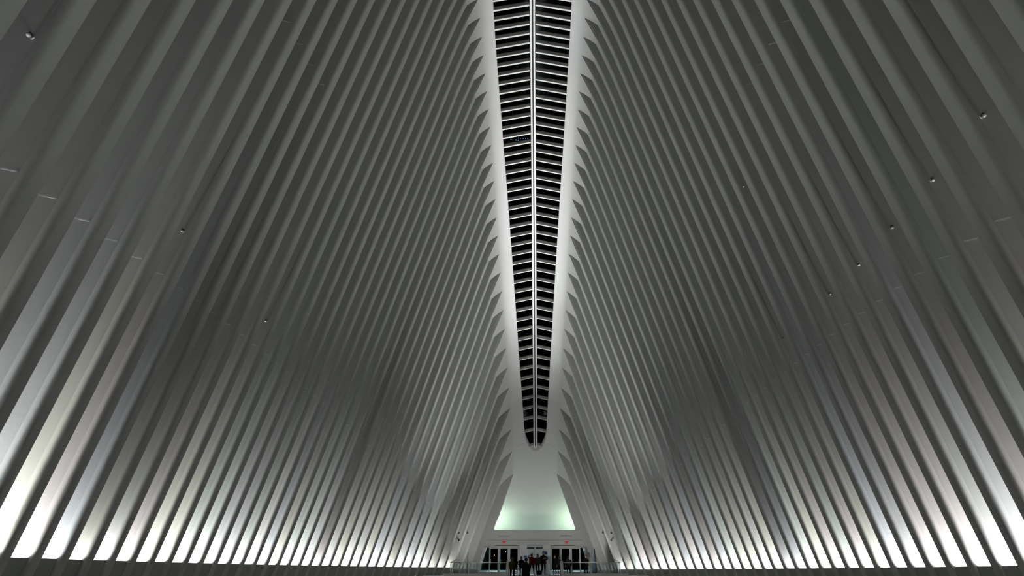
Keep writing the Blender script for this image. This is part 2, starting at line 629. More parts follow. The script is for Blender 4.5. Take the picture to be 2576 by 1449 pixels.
# end hood: the vault bends down behind the portal wall
rows = []
first_row = []
nb = 10
bl = band_curve('L', YP - GAP, nb); br = band_curve('R', YP - GAP, nb)
first_row = [(x, YP - GAP, z) for x, z in bl] + [(-x, YP - GAP, z) for x, z in br[::-1][1:]]
rows.append(first_row)
N = len(first_row)
zc0 = bl[-1][1]
for i in range(1, 15):
    t = i / 14.0
    y = YP + 5.0 * t
    W = 2.15 + 3.0 * t
    zc = zc0 - 1.75 * 5.0 * t + 0.106 * 25.0 * t * t
    row = []
    for j in range(N):
        bx = first_row[j][0] / 2.15
        row.append((W * bx, y, zc - 0.5 * t * bx * bx - (zc0 - first_row[j][2]) * (1 - t)))
    rows.append(row)
v = [p for r in rows for p in r]
nfront = len(v)
v += [(x, y + 0.05, z + 0.08) for (x, y, z) in v]
f = []
for i in range(len(rows) - 1):
    for j in range(N - 1):
        q = (i * N + j, i * N + j + 1, (i + 1) * N + j + 1, (i + 1) * N + j)
        f.append(q)
        f.append(tuple(a + nfront for a in q[::-1]))
edge = [i * N for i in range(len(rows))]
for i in range(len(rows) - 1):
    for j in (0, N - 1):
        a, b = i * N + j, (i + 1) * N + j
        f.append((a, b, b + nfront, a + nfront))
for j in range(N - 1):
    for i in (0, len(rows) - 1):
        a, b = i * N + j, i * N + j + 1
        f.append((a, b, b + nfront, a + nfront))
hood = mesh('hood', v, f, M['shell'], ceiling)
fix_normals(hood)
for p in hood.data.polygons: p.use_smooth = True
hood.data.set_sharp_from_angle(angle=math.radians(50))

# ---------------------------------------------------------------- skylight
sky = empty('window_1', (0, 40, 33))
sky.location = (0, 0, 0)
tag(sky, 'long tapering glazed skylight slit along the ridge with closely set cross bars', 'skylight', None, 'structure')
Y_SKY0 = yk(27)
def ridge_z(y): return zedge(y) + 0.22 + 0.20 * abs(xedge0('L', y) - xcen(y)) * 1.05
def edge_pt(s, y):
    """point on the opening edge"""
    c = band_curve(s, y, 3)[-1]
    return c
def lim_x(s, y):
    """half opening at depth y (signed, tables)"""
    xe = xedge0(s, y); c = xcen(y) if s == 'L' else -xcen(y)
    if y <= SKY_U: return xe
    q = min(1.0, (y - SKY_U) / (SKY_END - SKY_U))
    return c + (xe - c) * max(0.0, 1 - q ** 2.6) ** 0.5
# curb around the opening
ysk = []
y = Y_SKY0
while y < SKY_U: ysk.append(y); y += S / 2
ysk += [SKY_U + (SKY_END - SKY_U) * math.sin(math.pi / 2 * i / 10.0) for i in range(11)]
ring = []
for y in ysk:
    x, z = band_curve('L', y, 4)[-1]
    ring.append((x, y, z))
for y in ysk[::-1][1:]:
    x, z = band_curve('R', y, 4)[-1]
    ring.append((-x, y, z))
v, f = [], []
for (x, y, z) in ring:
    c = xcen(y)
    o = 0.03 if x < c else -0.03
    if abs(x - c) < 0.05: o = 0
    v += [(x, y, z - 0.0), (x, y, z + 0.50), (x - o * 2, y + (0.06 if y > SKY_U + 1 else 0), z + 0.50), (x - o * 2, y + (0.06 if y > SKY_U + 1 else 0), z + 0.02)]
for i in range(len(ring) - 1):
    for j in range(4):
        f.append((i * 4 + j, i * 4 + (j + 1) % 4, (i + 1) * 4 + (j + 1) % 4, (i + 1) * 4 + j))
curb = mesh('curb', v, f, M['shell'], sky)
fix_normals(curb)

ZB = 0.10     # bars start a little above the edge
def zopen(y): return ztip(y) + (zedge(y) - ztip(y)) * flat(y)
def bar(s, y):
    g = SGN[s]
    c = xcen(y) * g
    xl = lim_x(s, y)
    ze = zopen(y)
    full = max(0.3, abs(xedge0(s, y) - c))
    rise = 0.20 * full
    z0 = ze + ZB + rise * (1 - abs(xl - c) / full)
    z1 = ze + ZB + rise
    t, h = 0.13, 0.29
    x1 = c - 0.20
    if x1 - xl < 0.15: return None
    p = []
    for dz in (0, h):
        p += [(g * xl, y - t / 2, z0 + dz), (g * x1, y - t / 2, z1 + dz), (g * x1, y + t / 2, z1 + dz), (g * xl, y + t / 2, z0 + dz)]
    o = MB().hexa(p).build('glazing_bar', M['bar'], sky)
    p = []
    for dz in (-0.035, 0.0):
        p += [(g * xl, y - t / 2, z0 + dz), (g * x1, y - t / 2, z1 + dz), (g * x1, y + t / 2, z1 + dz), (g * xl, y + t / 2, z0 + dz)]
    MB().hexa(p).build('lit_lip', M['white'], o)  # white strip paints the light caught by the bar's underside
    return (xl, z0, x1, z1)
prev = {}
k = 27.0
last = {}
while True:
    y = yk(k)
    if y > SKY_END - 0.15: break
    for s in ('L', 'R'):
        r = bar(s, y)
        if r and s in last:
            g = SGN[s]
            y0, q = last[s]
            p = []
            for dz in (0.22, 0.24):
                p += [(g * q[0], y0 + 0.08, q[1] + dz), (g * q[2], y0 + 0.08, q[3] + dz), (g * r[2], y - 0.08, r[3] + dz), (g * r[0], y - 0.08, r[1] + dz)]
            MB().hexa(p).build('pane', M['pane'], sky)
        if r: last[s] = (y, r)
    k -= 0.5
# ridge beams: two white strips with a dark slot between
for side in (-1, 1):
    seg = []
    k = 27.0
    while k > -0.2:
        y0 = yk(k); k2 = k - 2.5; 
        y1 = min(yk(k2), SKY_END - 0.05)
        n = 8
        b = MB()
        pts = []
        for i in range(n + 1):
            y = y0 + 0.006 + (y1 - y0 - 0.012) * i / n
            ze = zopen(y)
            full = abs(xedge0('L', y) - xcen(y))
            z = ze + ZB + 0.20 * full - 0.03
            c = xcen(y)
            pts.append((c, y, z))
        v, f = [], []
        for (c, y, z) in pts:
            xa, xb = c + side * 0.055, c + side * 0.165
            v += [(xa, y, z), (xb, y, z), (xb + side * 0.05, y, z + 0.42), (xa, y, z + 0.42)]
        for i in range(n):
            for j in range(4):
                f.append((i * 4 + j, i * 4 + (j + 1) % 4, (i + 1) * 4 + (j + 1) % 4, (i + 1) * 4 + j))
        f += [(3, 2, 1, 0), (n * 4, n * 4 + 1, n * 4 + 2, n * 4 + 3)]
        o = mesh('ridge_beam', v, f, M['white'], sky)
        fix_normals(o)
        k = k2
# dark gasket closing the slot between the ridge beams
v, f = [], []
ys2 = [yk(27.0 - 0.5 * i) for i in range(55) if yk(27.0 - 0.5 * i) < SKY_END]
for y in ys2:
    z = zopen(y) + ZB + 0.20 * abs(xedge0('L', y) - xcen(y)) + 0.25
    v += [(xcen(y) - 0.054, y, z), (xcen(y) + 0.054, y, z), (xcen(y) + 0.054, y, z + 0.05), (xcen(y) - 0.054, y, z + 0.05)]
for i in range(len(ys2) - 1):
    for j in range(4):
        f.append((i * 4 + j, i * 4 + (j + 1) % 4, (i + 1) * 4 + (j + 1) % 4, (i + 1) * 4 + j))
fix_normals(mesh('gasket', v, f, M['black'], sky))

# ---------------------------------------------------------------- portal wall at the end
wb = MB()
X0 = -5.36
def fillet(cx, cz, sx, r=0.22):
    pts = [(cx, cz)]
    return pts
for g in (-1, 1):
    xo = lambda z: xin('L' if g < 0 else 'R', YP, z) - 1.45
    t0 = xtip('L' if g < 0 else 'R', YP)
    def P(x, z): return (-g * x, z)     # x given negative
    outer = [P(xo(z), z) for z in (8.4, 6.0, 3.56, 1.0, ZL)]
    inner = [P(X0, ZL), P(-4.50, 2.69), P(-4.50, 3.50)]
    # rounded lower corner of the opening
    hole0 = [P(-3.60, 3.50), P(-3.60, 3.56), P(-3.74, 3.575), P(-3.80, 3.62), P(-3.825, 3.70), P(-3.80, 3.80)]
    top = [P(t0 + 0.06, 8.60)]
    pts = outer + inner + hole0 + top
    wb.prism_xz(pts if g < 0 else pts[::-1], YP, YP + 0.55)
wb.prism_xz([(-4.50, 2.69), (4.50, 2.69), (4.50, 3.50), (3.60, 3.50), (3.60, 3.56), (-3.60, 3.56), (-3.60, 3.50), (-4.50, 3.50)], YP, YP + 0.55)
wall_back = wb.build('wall_back', M['portal'])
tag(wall_back, 'grey end wall with a trapezoid opening above the street doors', 'wall', None, 'structure')
# recessed fascia over the doors
MB().prism_xz([(-4.66, 2.24), (4.66, 2.24), (4.50, 2.67), (-4.50, 2.67)], YP + 0.05, YP + 0.5).build('fascia', M['portal'], wall_back)
MB().box(-4.30, 4.30, YP + 0.03, YP + 0.05, 2.672, 2.688).build('shadow_joint', M['black'], wall_back)
# pillars beside the centre bay
for xa, xb in ((-1.42, -0.72), (0.76, 1.46)):
    MB().box(xa, xb, YP + 0.06, YP + 0.46, ZL, 2.235).build('pillar', M['shell'], wall_back)

# lettering and exit signs
def text(name, body, size, loc, material, parent=None, extrude=0.01):
    cu = bpy.data.curves.new(name, 'FONT')
    cu.body = body
    cu.size = size
    cu.align_x = 'CENTER'; cu.align_y = 'CENTER'
    cu.extrude = extrude
    tmp = bpy.data.objects.new(name, cu)
    COL.objects.link(tmp)
    dg = bpy.context.evaluated_depsgraph_get()
    me = bpy.data.meshes.new_from_object(tmp.evaluated_get(dg))
    bpy.data.objects.remove(tmp)
    me.materials.clear(); me.materials.append(material)
    o = bpy.data.objects.new(name, me)
    link(o, parent)
    o.location = loc
    o.rotation_euler = (math.radians(90), 0, 0)
    return o
for x, where in ((-2.86, 'over the doors beside the rope stanchions'), (2.93, 'over the doors beside the navy flag')):
    o = empty('wall_lettering', (x, YP - 0.008, 3.05))
    text('word', 'Greenwich', 0.146, (-0.205, 0, 0), M['letter'], o)
    text('word', 'Street', 0.146, (0.36, 0, 0), M['letter'], o)
    tag(o, 'small dark street name lettering ' + where, 'lettering', 'street names on the portal wall')
for x, where in ((-2.86, 'over the doors beside the rope stanchions'), (2.95, 'over the doors beside the navy flag')):
    r = empty('exit_sign', (x, YP + 0.045, 2.47))
    tag(r, 'small red lit exit sign ' + where, 'exit sign', 'exit signs on the fascia')
    r.scale = (0.78, 1.0, 0.80)
    MB().box(-0.19, 0.19, -0.045, 0.0, -0.14, 0.14).build('body', M['exitbody'], r)
    text('letters', 'EXIT', 0.19, (0, -0.052, 0), M['exitred'], r, 0.004)
    for za in (0.122, -0.14):
        MB().box(-0.19, 0.19, -0.052, -0.046, za, za + 0.018).build('border', M['exitred'], r)

# ---------------------------------------------------------------- doors
YD = YP + 0.62
Z0, Z1 = ZL + 0.03, 2.02
dn = 1
def door(xa, xb, n, flip):
    r = empty('door_%d' % n, (0.5 * (xa + xb), YD, ZL))
    w = (xb - xa) / 2
    tag(r, 'glass street door with metal frame', 'door', 'street doors', 'structure')
    b = MB()
    h = Z1 - ZL
    b.box(-w, -w + 0.10, -0.12, 0.22, 0.0, h).box(w - 0.10, w, -0.12, 0.22, 0.0, h)
    b.box(-w + 0.10, w - 0.10, -0.05, 0.05, h - 0.06, h).box(-w + 0.10, w - 0.10, -0.05, 0.05, 0.02, 0.26)
    b.build('frame', M['doorframe'], r)
    MB().box(-w + 0.09, w - 0.09, -0.012, 0.012, 0.25, h - 0.05).build('pane', M['doorglass'], r)
    MB().box(-w + 0.10, w - 0.10, -0.075, -0.052, 0.27, 0.31).build('kick_strip', M['steelbright'], r)
    hx = (w - 0.17) * flip
    b = MB()
    b.tube([(hx, -0.10, 0.86), (hx, -0.10, 1.34)], 0.018)
    b.tube([(hx, -0.10, 0.90), (hx, -0.01, 0.90)], 0.014).tube([(hx, -0.10, 1.30), (hx, -0.01, 1.30)], 0.014)
    b.build('handle', M['steelbright'], r)
    return r
edges = [-4.24, -3.32, -2.40, -1.47]
for i in range(3):
    door(edges[i] + 0.01, edges[i + 1] - 0.01, dn, -1); dn += 1
edgesr = [1.50, 2.43, 3.36, 4.28]
for i in range(3):
    door(edgesr[i] + 0.01, edgesr[i + 1] - 0.01, dn, 1); dn += 1
# centre bay: two pale leaves standing slightly ajar
for i, (xa, ang) in enumerate(((-0.70, 0.16), (0.74, -0.16))):
    r = empty('door_%d' % dn, (xa, YP + 0.72, ZL)); dn += 1
    tag(r, 'pale frosted centre door leaf standing ajar', 'door', 'centre door leaves', 'structure')
    g = 1 if i == 0 else -1
    MB().box(min(0, g * 0.66), max(0, g * 0.66), -0.02, 0.02, 0.03, 2.26).build('leaf', M['frost'], r)
    MB().box(min(0, g * 0.07), max(0, g * 0.07), -0.035, 0.035, 0.03, 2.26).build('stile', M['doorframe'], r)
    MB().tube([(g * 0.58, -0.08, 0.9), (g * 0.58, -0.08, 1.3)], 0.015).build('handle', M['steelbright'], r)
    r.rotation_euler = (0, 0, g * abs(ang))
MB().box(-0.02, 0.08, YP + 0.50, YP + 0.62, ZL, 2.06).build('centre_mullion', M['frost'], wall_back)
MB().box(-0.72, 0.76, YP + 0.48, YP + 0.64, 2.06, 2.235).build('centre_header', M['frost'], wall_back)
# headers over the door banks and slanted end lights
for g, xa, xb in ((-1, -4.72, -1.44), (1, 1.48, 4.72)):
    MB().box(xa, xb, YD - 0.10, YD + 0.12, 2.025, 2.20).build('door_header', M['doorframe'], wall_back)
    w = empty('window_%d' % (2 if g < 0 else 3))
    tag(w, 'slanted glass side light next to the street doors', 'window', 'slanted side lights', 'structure')
    # jamb along the slope, glass
    xb0 = g * 5.42; xt0 = g * 4.75; xi = g * 4.26
    MB().prism_xz([(xb0, ZL), (xb0 - g * 0.26, ZL), (xt0 - g * 0.26, 2.02), (xt0, 2.02)], YD - 0.30, YD + 0.25).build('jamb', M['steelbright'] if False else M['white'], w)
    MB().prism_xz([(xb0 - g * 0.33, ZL + 0.3), (xi, ZL + 0.3), (xi, 2.02), (xt0 - g * 0.25, 2.02)], YD - 0.012, YD + 0.012).build('pane', M['doorglass'], w)
    MB().prism_xz([(xb0 - g * 0.25, ZL), (xi, ZL), (xi, ZL + 0.26), (xb0 - g * 0.32, ZL + 0.26)], YD - 0.05, YD + 0.05).build('bottom_rail', M['doorframe'], w)
    MB().prism_xz([(xb0 - g * 0.34, ZL + 0.27), (xi, ZL + 0.27), (xi, ZL + 0.31), (xb0 - g * 0.35, ZL + 0.31)], YD - 0.075, YD - 0.052).build('kick_strip', M['steelbright'], w)

# ---------------------------------------------------------------- floors, stairs
fl = MB().box(-16, 16, -6, YL, ZF - 0.3, ZF).build('floor', M['marble'])
tag(fl, 'pale marble hall floor below the landing', 'floor', None, 'structure')
la = MB().box(-9.0, 9.0, YL, YP + 0.9, ZF, ZL).build('landing', M['marble'])
tag(la, 'raised pale landing in front of the street doors', 'landing', None, 'structure')
pv = MB().box(-60, 60, YP + 0.9, 160, ZL - 0.4, ZL - 0.02).build('pavement', M['asphalt'])
tag(pv, 'dark street pavement outside the glass doors', 'pavement', None, 'structure')
for xa, xb in ((-7.15, -2.32), (2.32, 7.30)):
    MB().box(xa, xb, YL - 0.25, YL + 0.05, ZL - 0.6, -0.17).build('kerb', M['marble'], la)
# stairs down to the hall
st = empty('stairs', (0, YL, ZF))
tag(st, 'broad pale stairs leading down from the landing between solid white parapets', 'stairs', None, 'structure')
nst = 28
rise = (ZL - ZF) / nst
step0 = None
for i in range(nst - 1):
    top = -(i + 1) * rise + (ZL - ZF)
    if step0 is None:
        step0 = MB().box(-2.0, 2.0, -0.30, 0.0, -0.16, 0.0).build('step', M['marble'], st)
        o = step0
    else:
        o = step0.copy(); COL.objects.link(o); o.parent = st
    o.location = (0, -0.30 * i, top)
MB().prism_yz([(0.0, 0.0), (0.0, ZL - ZF - rise - 0.165), (-0.30 * (nst - 1), 0.0)], -1.99, 1.99).build('stair_body', M['marble'], st)
for g in (-1, 1):
    b = MB()
    ln = 0.30 * nst
    pts = [(0.25, ZL - ZF + 1.06), (-0.05, ZL - ZF + 1.06), (-ln, 0.55), (-ln, 0.0), (0.25, 0.0)]
    b.prism_yz(pts, g * 2.02, g * 2.22)
    b.build('parapet', M['shell'], st)

# ---------------------------------------------------------------- glass balustrades on the landing edge
for g, xa, xb, where in ((-1, -6.62, -2.26, 'between stairs and rope stanchions'), (1, 2.26, 6.72, 'between stairs and navy flag')):
    r = empty('balustrade', (0, YL - 0.10, -0.17))
    tag(r, 'low clear glass balustrade with thin metal handrail ' + where, 'balustrade')
    MB().tube([(xa, 0, 0.80), (xb, 0, 0.80)], 0.028).build('handrail', M['doorframe'], r)
    n = 3
    for i in range(n):
        a = xa + (xb - xa) * i / n + 0.03
        c = xa + (xb - xa) * (i + 1) / n - 0.03
        MB().box(a, c, -0.01, 0.01, 0.0, 0.76).build('glass_panel', M['railglass'], r)
    xe = xa if g < 0 else xb
    for dx in (0.0, -g * 0.16):
        MB().tube([(xe + dx, 0, 0), (xe + dx, 0, 0.79)], 0.022).build('post', M['steelbright'], r)
    MB().tube([(xe, 0, 0.80), (xe - g * 0.30, 1.4, 1.06)], 0.022).build('return_rail', M['darkmetal'], r)

# ---------------------------------------------------------------- stanchions, flag, signs, cameras
def stanchion(x, y, label):
    r = empty('stanchion', (x, y, ZL))
    tag(r, label, 'stanchion', 'belt stanchions on the landing')
    MB().tube([(0, 0, 0), (0, 0, 0.02), (0, 0, 0.035), (0, 0, 0.05)], [0.17, 0.17, 0.12, 0.03], 16).build('base', M['black'], r)
    MB().tube([(0, 0, 0.03), (0, 0, 0.94)], 0.03, 10).build('post', M['black'], r)
    MB().tube([(0, 0, 0.92), (0, 0, 1.0)], 0.042, 10).build('belt_head', M['black'], r)
    return r
SX = [(-5.62, 61.5), (-4.80, 61.8)]
stanchion(*SX[0], 'black belt stanchion standing beside the thin tall pole')
stanchion(*SX[1], 'black belt stanchion standing in front of the slanted door jamb')
stanchion(4.86, 61.6, 'black stanchion standing beside the furled navy flag')
pts = []
for i in range(11):
    t = i / 10.0
    pts.append((SX[0][0] + 0.05 + (SX[1][0] - SX[0][0] - 0.10) * t, SX[0][1] + (SX[1][1] - SX[0][1]) * t, ZL + 0.955 - 0.10 * math.sin(math.pi * t)))
v = [(x, y, z + d) for (x, y, z) in pts for d in (-0.025, 0.025)]
v += [(x, y + 0.006, z) for (x, y, z) in v]
f = []
n = len(pts) * 2
for i in range(len(pts) - 1):
    a = 2 * i
    f += [(a, a + 2, a + 3, a + 1), (n + a, n + a + 1, n + a + 3, n + a + 2), (a, n + a, n + a + 2, a + 2), (a + 1, a + 3, n + a + 3, n + a + 1)]
tag(fix_normals(mesh('barrier_belt', v, f, M['rope'])), 'black barrier belt sagging between two stanchions', 'belt')
r = empty('pole', (-5.66, 62.0, ZL))
tag(r, 'thin tall dark pole standing behind a belt stanchion', 'pole')
MB().tube([(0, 0, 0), (0, 0, 0.025)], 0.14, 14).build('base', M['darkmetal'], r)
MB().tube([(0, 0, 0.02), (0, 0, 1.78)], [0.022, 0.016], 8).build('shaft', M['darkmetal'], r)
r = empty('furled_flag', (5.12, 62.6, ZL))
tag(r, 'tall furled navy flag standing on the landing beside the slanted door jamb', 'flag')
MB().tube([(0, 0, 0), (0, 0, 0.03), (0, 0, 0.06)], [0.18, 0.17, 0.05], 14).build('base', M['black'], r)
MB().tube([(0, 0, 0.05), (0, 0, 2.16)], 0.02, 8).build('pole', M['darkmetal'], r)
b = MB()
zz = [0.16, 0.4, 0.8, 1.2, 1.5, 1.8, 2.08]
rr = [0.13, 0.135, 0.12, 0.095, 0.07, 0.05, 0.035]
n = 14; vv = []; ff = []
for i, (z, q) in enumerate(zip(zz, rr)):
    for j in range(n):
        a = 2 * math.pi * j / n
        w = q * (1 + 0.16 * (1 if j % 2 else -1))
        vv.append((w * math.cos(a + z * 0.4), w * math.sin(a + z * 0.4), z))
for i in range(len(zz) - 1):
    for j in range(n):
        ff.append((i * n + j, i * n + (j + 1) % n, (i + 1) * n + (j + 1) % n, (i + 1) * n + j))
ff += [tuple(range(n))[::-1], tuple(range((len(zz) - 1) * n, len(zz) * n))]
b.add(vv, ff)
b.build('cloth', M['navy'], r, True)

def blue_sign(x, z, w, h, label):
    r = empty('notice_sign', (x, YP + 0.055, z))
    tag(r, label, 'sign', 'blue notices on the pillars')
    MB().box(-w / 2, w / 2, -0.015, 0.0, -h / 2, h / 2).build('panel', M['bluesign'], r)
    MB().box(-w / 2, w / 2, -0.018, -0.015, -h / 2, -h / 2 + 0.035).build('lower_band', M['white'], r)
blue_sign(1.00, 1.53, 0.30, 0.30, 'blue square notice, the upper one on the pillar beside the tall visitor')
blue_sign(1.10, 1.10, 0.30, 0.26, 'blue square notice, the lower one on the pillar beside the tall visitor')
blue_sign(-0.86, 1.22, 0.26, 0.24, 'blue square notice on the pillar behind the visitor in a blue beanie')

def rib_face(s, k, z, d):
    """point on the hall-facing side of rib k-1, d behind its inner edge"""
    yn = yk(k - 1) - wr(k - 1)
    return (SGN[s] * (xin(s, yn, z) - d), yn, z)
def sec_cam(s, k, z, d, label):
    p = rib_face(s, k, z, d)
    r = empty('security_camera', p)
    tag(r, label, 'camera', 'security cameras on the ribs by the doors')
    MB().box(-0.04, 0.04, -0.02, 0.002, -0.05, 0.05).build('bracket', M['white'], r)
    MB().tube([(0, -0.02, 0), (0, -0.14, -0.02)], 0.018).build('arm', M['white'], r)
    MB().tube([(0, -0.10, -0.02), (0, -0.34, -0.09)], 0.06, 10).build('body', M['black'], r)
    MB().ball((0, -0.14, -0.11), 0.055).build('dome', M['white'], r, True)
for s, nm in (('L', 'rope stanchion'), ('R', 'navy flag')):
    sec_cam(s, 2, 3.22, 0.5, 'small black camera on the rib closest to the doors, on the ' + nm + ' side')
    sec_cam(s, 3, 3.15, 0.5, 'small black camera, upper one on the second rib from the doors, ' + nm + ' side')
    sec_cam(s, 3, 2.55, 0.26, 'small black camera, lower one on the second rib from the doors, ' + nm + ' side')
def detector(s, k, z, d, dark=False):
    p = rib_face(s, k, z, d)
    r = empty('smoke_detector', p)
    nm = 'stanchion' if s == 'L' else 'navy flag'
    tag(r, 'tiny knob-like beam detector fixed to a white rib high on the ' + nm + ' side', 'detector', 'beam detectors on the ribs of the ' + nm + ' side')
    MB().tube([(0, 0.002, 0), (0, -0.02, 0)], 0.045, 10).build('base', M['white'], r)
    MB().tube([(0, -0.02, 0.01), (0, -0.09, 0.02)], 0.03, 8).build('body', M['black'] if dark else M['darkmetal'], r)
    MB().ball((0, -0.09, -0.03), 0.042).build('lens_cap', M['steel'], r, True)
for k, z in ((42, 8.93), (36, 9.26), (30, 9.43)): detector('L', k, z, 0.3, k == 30)
for k, z in ((40, 9.24), (38, 9.30), (36, 9.37), (34, 9.42), (32, 9.49), (28, 9.58), (30, 15.74)): detector('R', k, z, 0.27)

# ---------------------------------------------------------------- lamps at the end of the hall
def lamp_area(name, loc, rot, sx, sy, energy, color, parent):
    ld = bpy.data.lights.new(name, 'AREA')
    ld.shape = 'RECTANGLE'; ld.size = sx; ld.size_y = sy
    ld.energy = energy; ld.color = color
    o = bpy.data.objects.new(name, ld)
    link(o, parent)
    o.location = loc; o.rotation_euler = rot
    return o
for x, where in ((-3.75, 'on the stanchion side'), (3.8, 'on the navy flag side')):
    r = empty('cove_lamp', (x, YP + 0.95, 3.05))
    tag(r, 'pale green cove lamp hidden behind the lintel ' + where, 'lamp', 'cove lamps behind the lintel')
    MB().box(-0.35, 0.35, -0.12, 0.12, -0.14, -0.02).build('housing', M['darkmetal'], r)
    MB().box(-0.33, 0.33, -0.10, 0.10, -0.02, -0.005).build('lens', M['lens'], r)
    lamp_area('cove_beam', (0, 0, 0.01), (math.radians(180 - 50), 0, 0), 0.66, 0.2, GREEN_POWER, (0.72, 1.0, 0.72), r)
# shelf behind the lintel that carries the cove lamps
MB().box(-4.6, 4.6, YP + 0.55, YP + 1.25, 2.72, 2.88).build('cove_shelf', M['portal'], wall_back)
# canopy lamp outside the doors
r = empty('canopy_lamp', (0, YP + 1.75, 2.36))
tag(r, 'cool white strip lamp under the canopy outside the doors', 'lamp')
MB().box(-3.6, 3.6, -0.1, 0.1, 0.0, 0.1).build('housing', M['darkmetal'], r)
MB().box(-3.5, 3.5, -0.08, 0.08, -0.015, 0.0).build('lens', M['cool'], r)
lamp_area('canopy_beam', (0, 0, -0.02), (0, 0, 0), 7.0, 0.15, 120.0, (0.66, 0.86, 1.0), r)
for x in (-3.4, 3.4):
    MB().tube([(x, 0, 0.1), (x, 0, 0.6)], 0.03).build('hanger', M['darkmetal'], r)

# added fill lamps, out of view on the landing and hall floors
def added_floor_lamp(x, y, z, parent, size, watts, tilt, spread, color):
    r = MB().box(-size * 0.6, size * 0.6, -size * 0.6, size * 0.6, 0.0, 0.03).build('added_floor_lamp', M['steelbright'], parent)
    r.location = (x, y, z)
    MB().box(-size / 2, size / 2, -size / 2, size / 2, 0.031, 0.036).build('lens', M['lens'], r)
    lamp_area('floor_fill', (0, 0, 0.05), (math.pi - tilt, 0, 0), size, size, watts, color, r).data.spread = math.radians(spread)
for x in (-4.1, 4.2):
    added_floor_lamp(x, 61.4, ZL, la, 0.28, LANDING_POWER, 0.55, 130.0, (1.0, 0.99, 0.97))
for i in range(12):
    added_floor_lamp(0.0, 3.0 + 4.0 * i, ZF, fl, 0.5, HALL_POWER * (1.0 - 0.025 * i + 0.003 * i * i), 0.0, HALL_SPREAD - 4.0 * i, (0.96, 1.0, 0.96))
for x in (-4.4, 4.4):
    for y in (50.5, 55.5):
        added_floor_lamp(x, y, ZF, fl, 0.5, HALL_POWER * 2.1, 0.0, 50.0, (0.98, 1.0, 0.97))

# low pale strip added outside to stand for the bright line of lit street
kw = MB().box(-6.5, 6.5, YP + 2.1, YP + 2.5, ZL - 0.02, 0.10).build('lit_street_strip', M['white'])
tag(kw, 'added low pale strip standing for the lit street outside the glass doors', 'kerb wall')
# strip lamps under the soffit just outside the door frames
for xa, xb, where in ((-4.5, -1.5, 'on the stanchion side'), (1.55, 4.5, 'on the navy flag side')):
    r = empty('soffit_lamp', (0.5 * (xa + xb), YD + 0.42, 2.10))
    tag(r, 'cool white strip lamp under the soffit outside the doors ' + where, 'lamp', 'soffit lamps over the doors')
    w = 0.5 * (xb - xa)
    MB().box(-w, w, -0.05, 0.05, 0.0, 0.08).build('housing', M['darkmetal'], r)
    MB().box(-w + 0.02, w - 0.02, -0.04, 0.04, -0.012, 0.0).build('lens', M['cool'], r)
    lamp_area('soffit_beam', (0, 0, -0.02), (0, 0, 0), 2 * w, 0.08, 200.0, (0.68, 0.87, 1.0), r)
# street lights seen through the doors, a tower seen through the skylight
def street_lamp(x, y, z, m, rad, label):
    r = empty('street_lamp', (x, y, ZL - 0.02))
    tag(r, label, 'street lamp')
    h = z - ZL + 0.02
    MB().tube([(0, 0, 0), (0, 0, h)], [0.10, 0.06], 8).build('pole', M['darkmetal'], r)
    MB().ball((0, -0.12, h), rad).build('lamp_head', m, r, True)
F = 1858.0
def far(px, py, y): return ((px - 1345) / F * y, y, (1437 - py) / F * y)
x, y, z = far(1242.7, 1399.5, 95); street_lamp(x, y, z, M['orange'], 0.055, 'small orange street light beyond the doors on the stanchion side')
x, y, z = far(1271.3, 1391.5, 95); street_lamp(x, y, z, M['cyan'], 0.055, 'small blue-white street light beyond the doors on the stanchion side')
x, y, z = far(1452.5, 1383, 95); street_lamp(x, y, z, M['orange'], 0.075, 'orange street light beyond the doors on the navy flag side')
tw = empty('tower', (14.0, 150, ZL))
tag(tw, 'dark high-rise with a few tiny lit windows seen through the skylight', 'building')
MB().box(-30, 22, 0, 30, 0, 230).build('facade', M['tower'], tw)
for (px, pz, w) in ((-4.0, 141.4, .14), (-4.5, 141.4, .08), (-20.2, 104.6, .09), (-18.9, 104.4, .13), (-18.3, 104.3, .11), (-18.3, 105.0, .07), (-17.7, 104.9, .08), (-17.0, 104.9, .08), (-16.4, 104.9, .08), (-15.8, 104.9, .08)):
    MB().box(px - w, px + w, -0.06, 0.05, pz - 0.10, pz + 0.10).build('window', M['winlit'], tw)

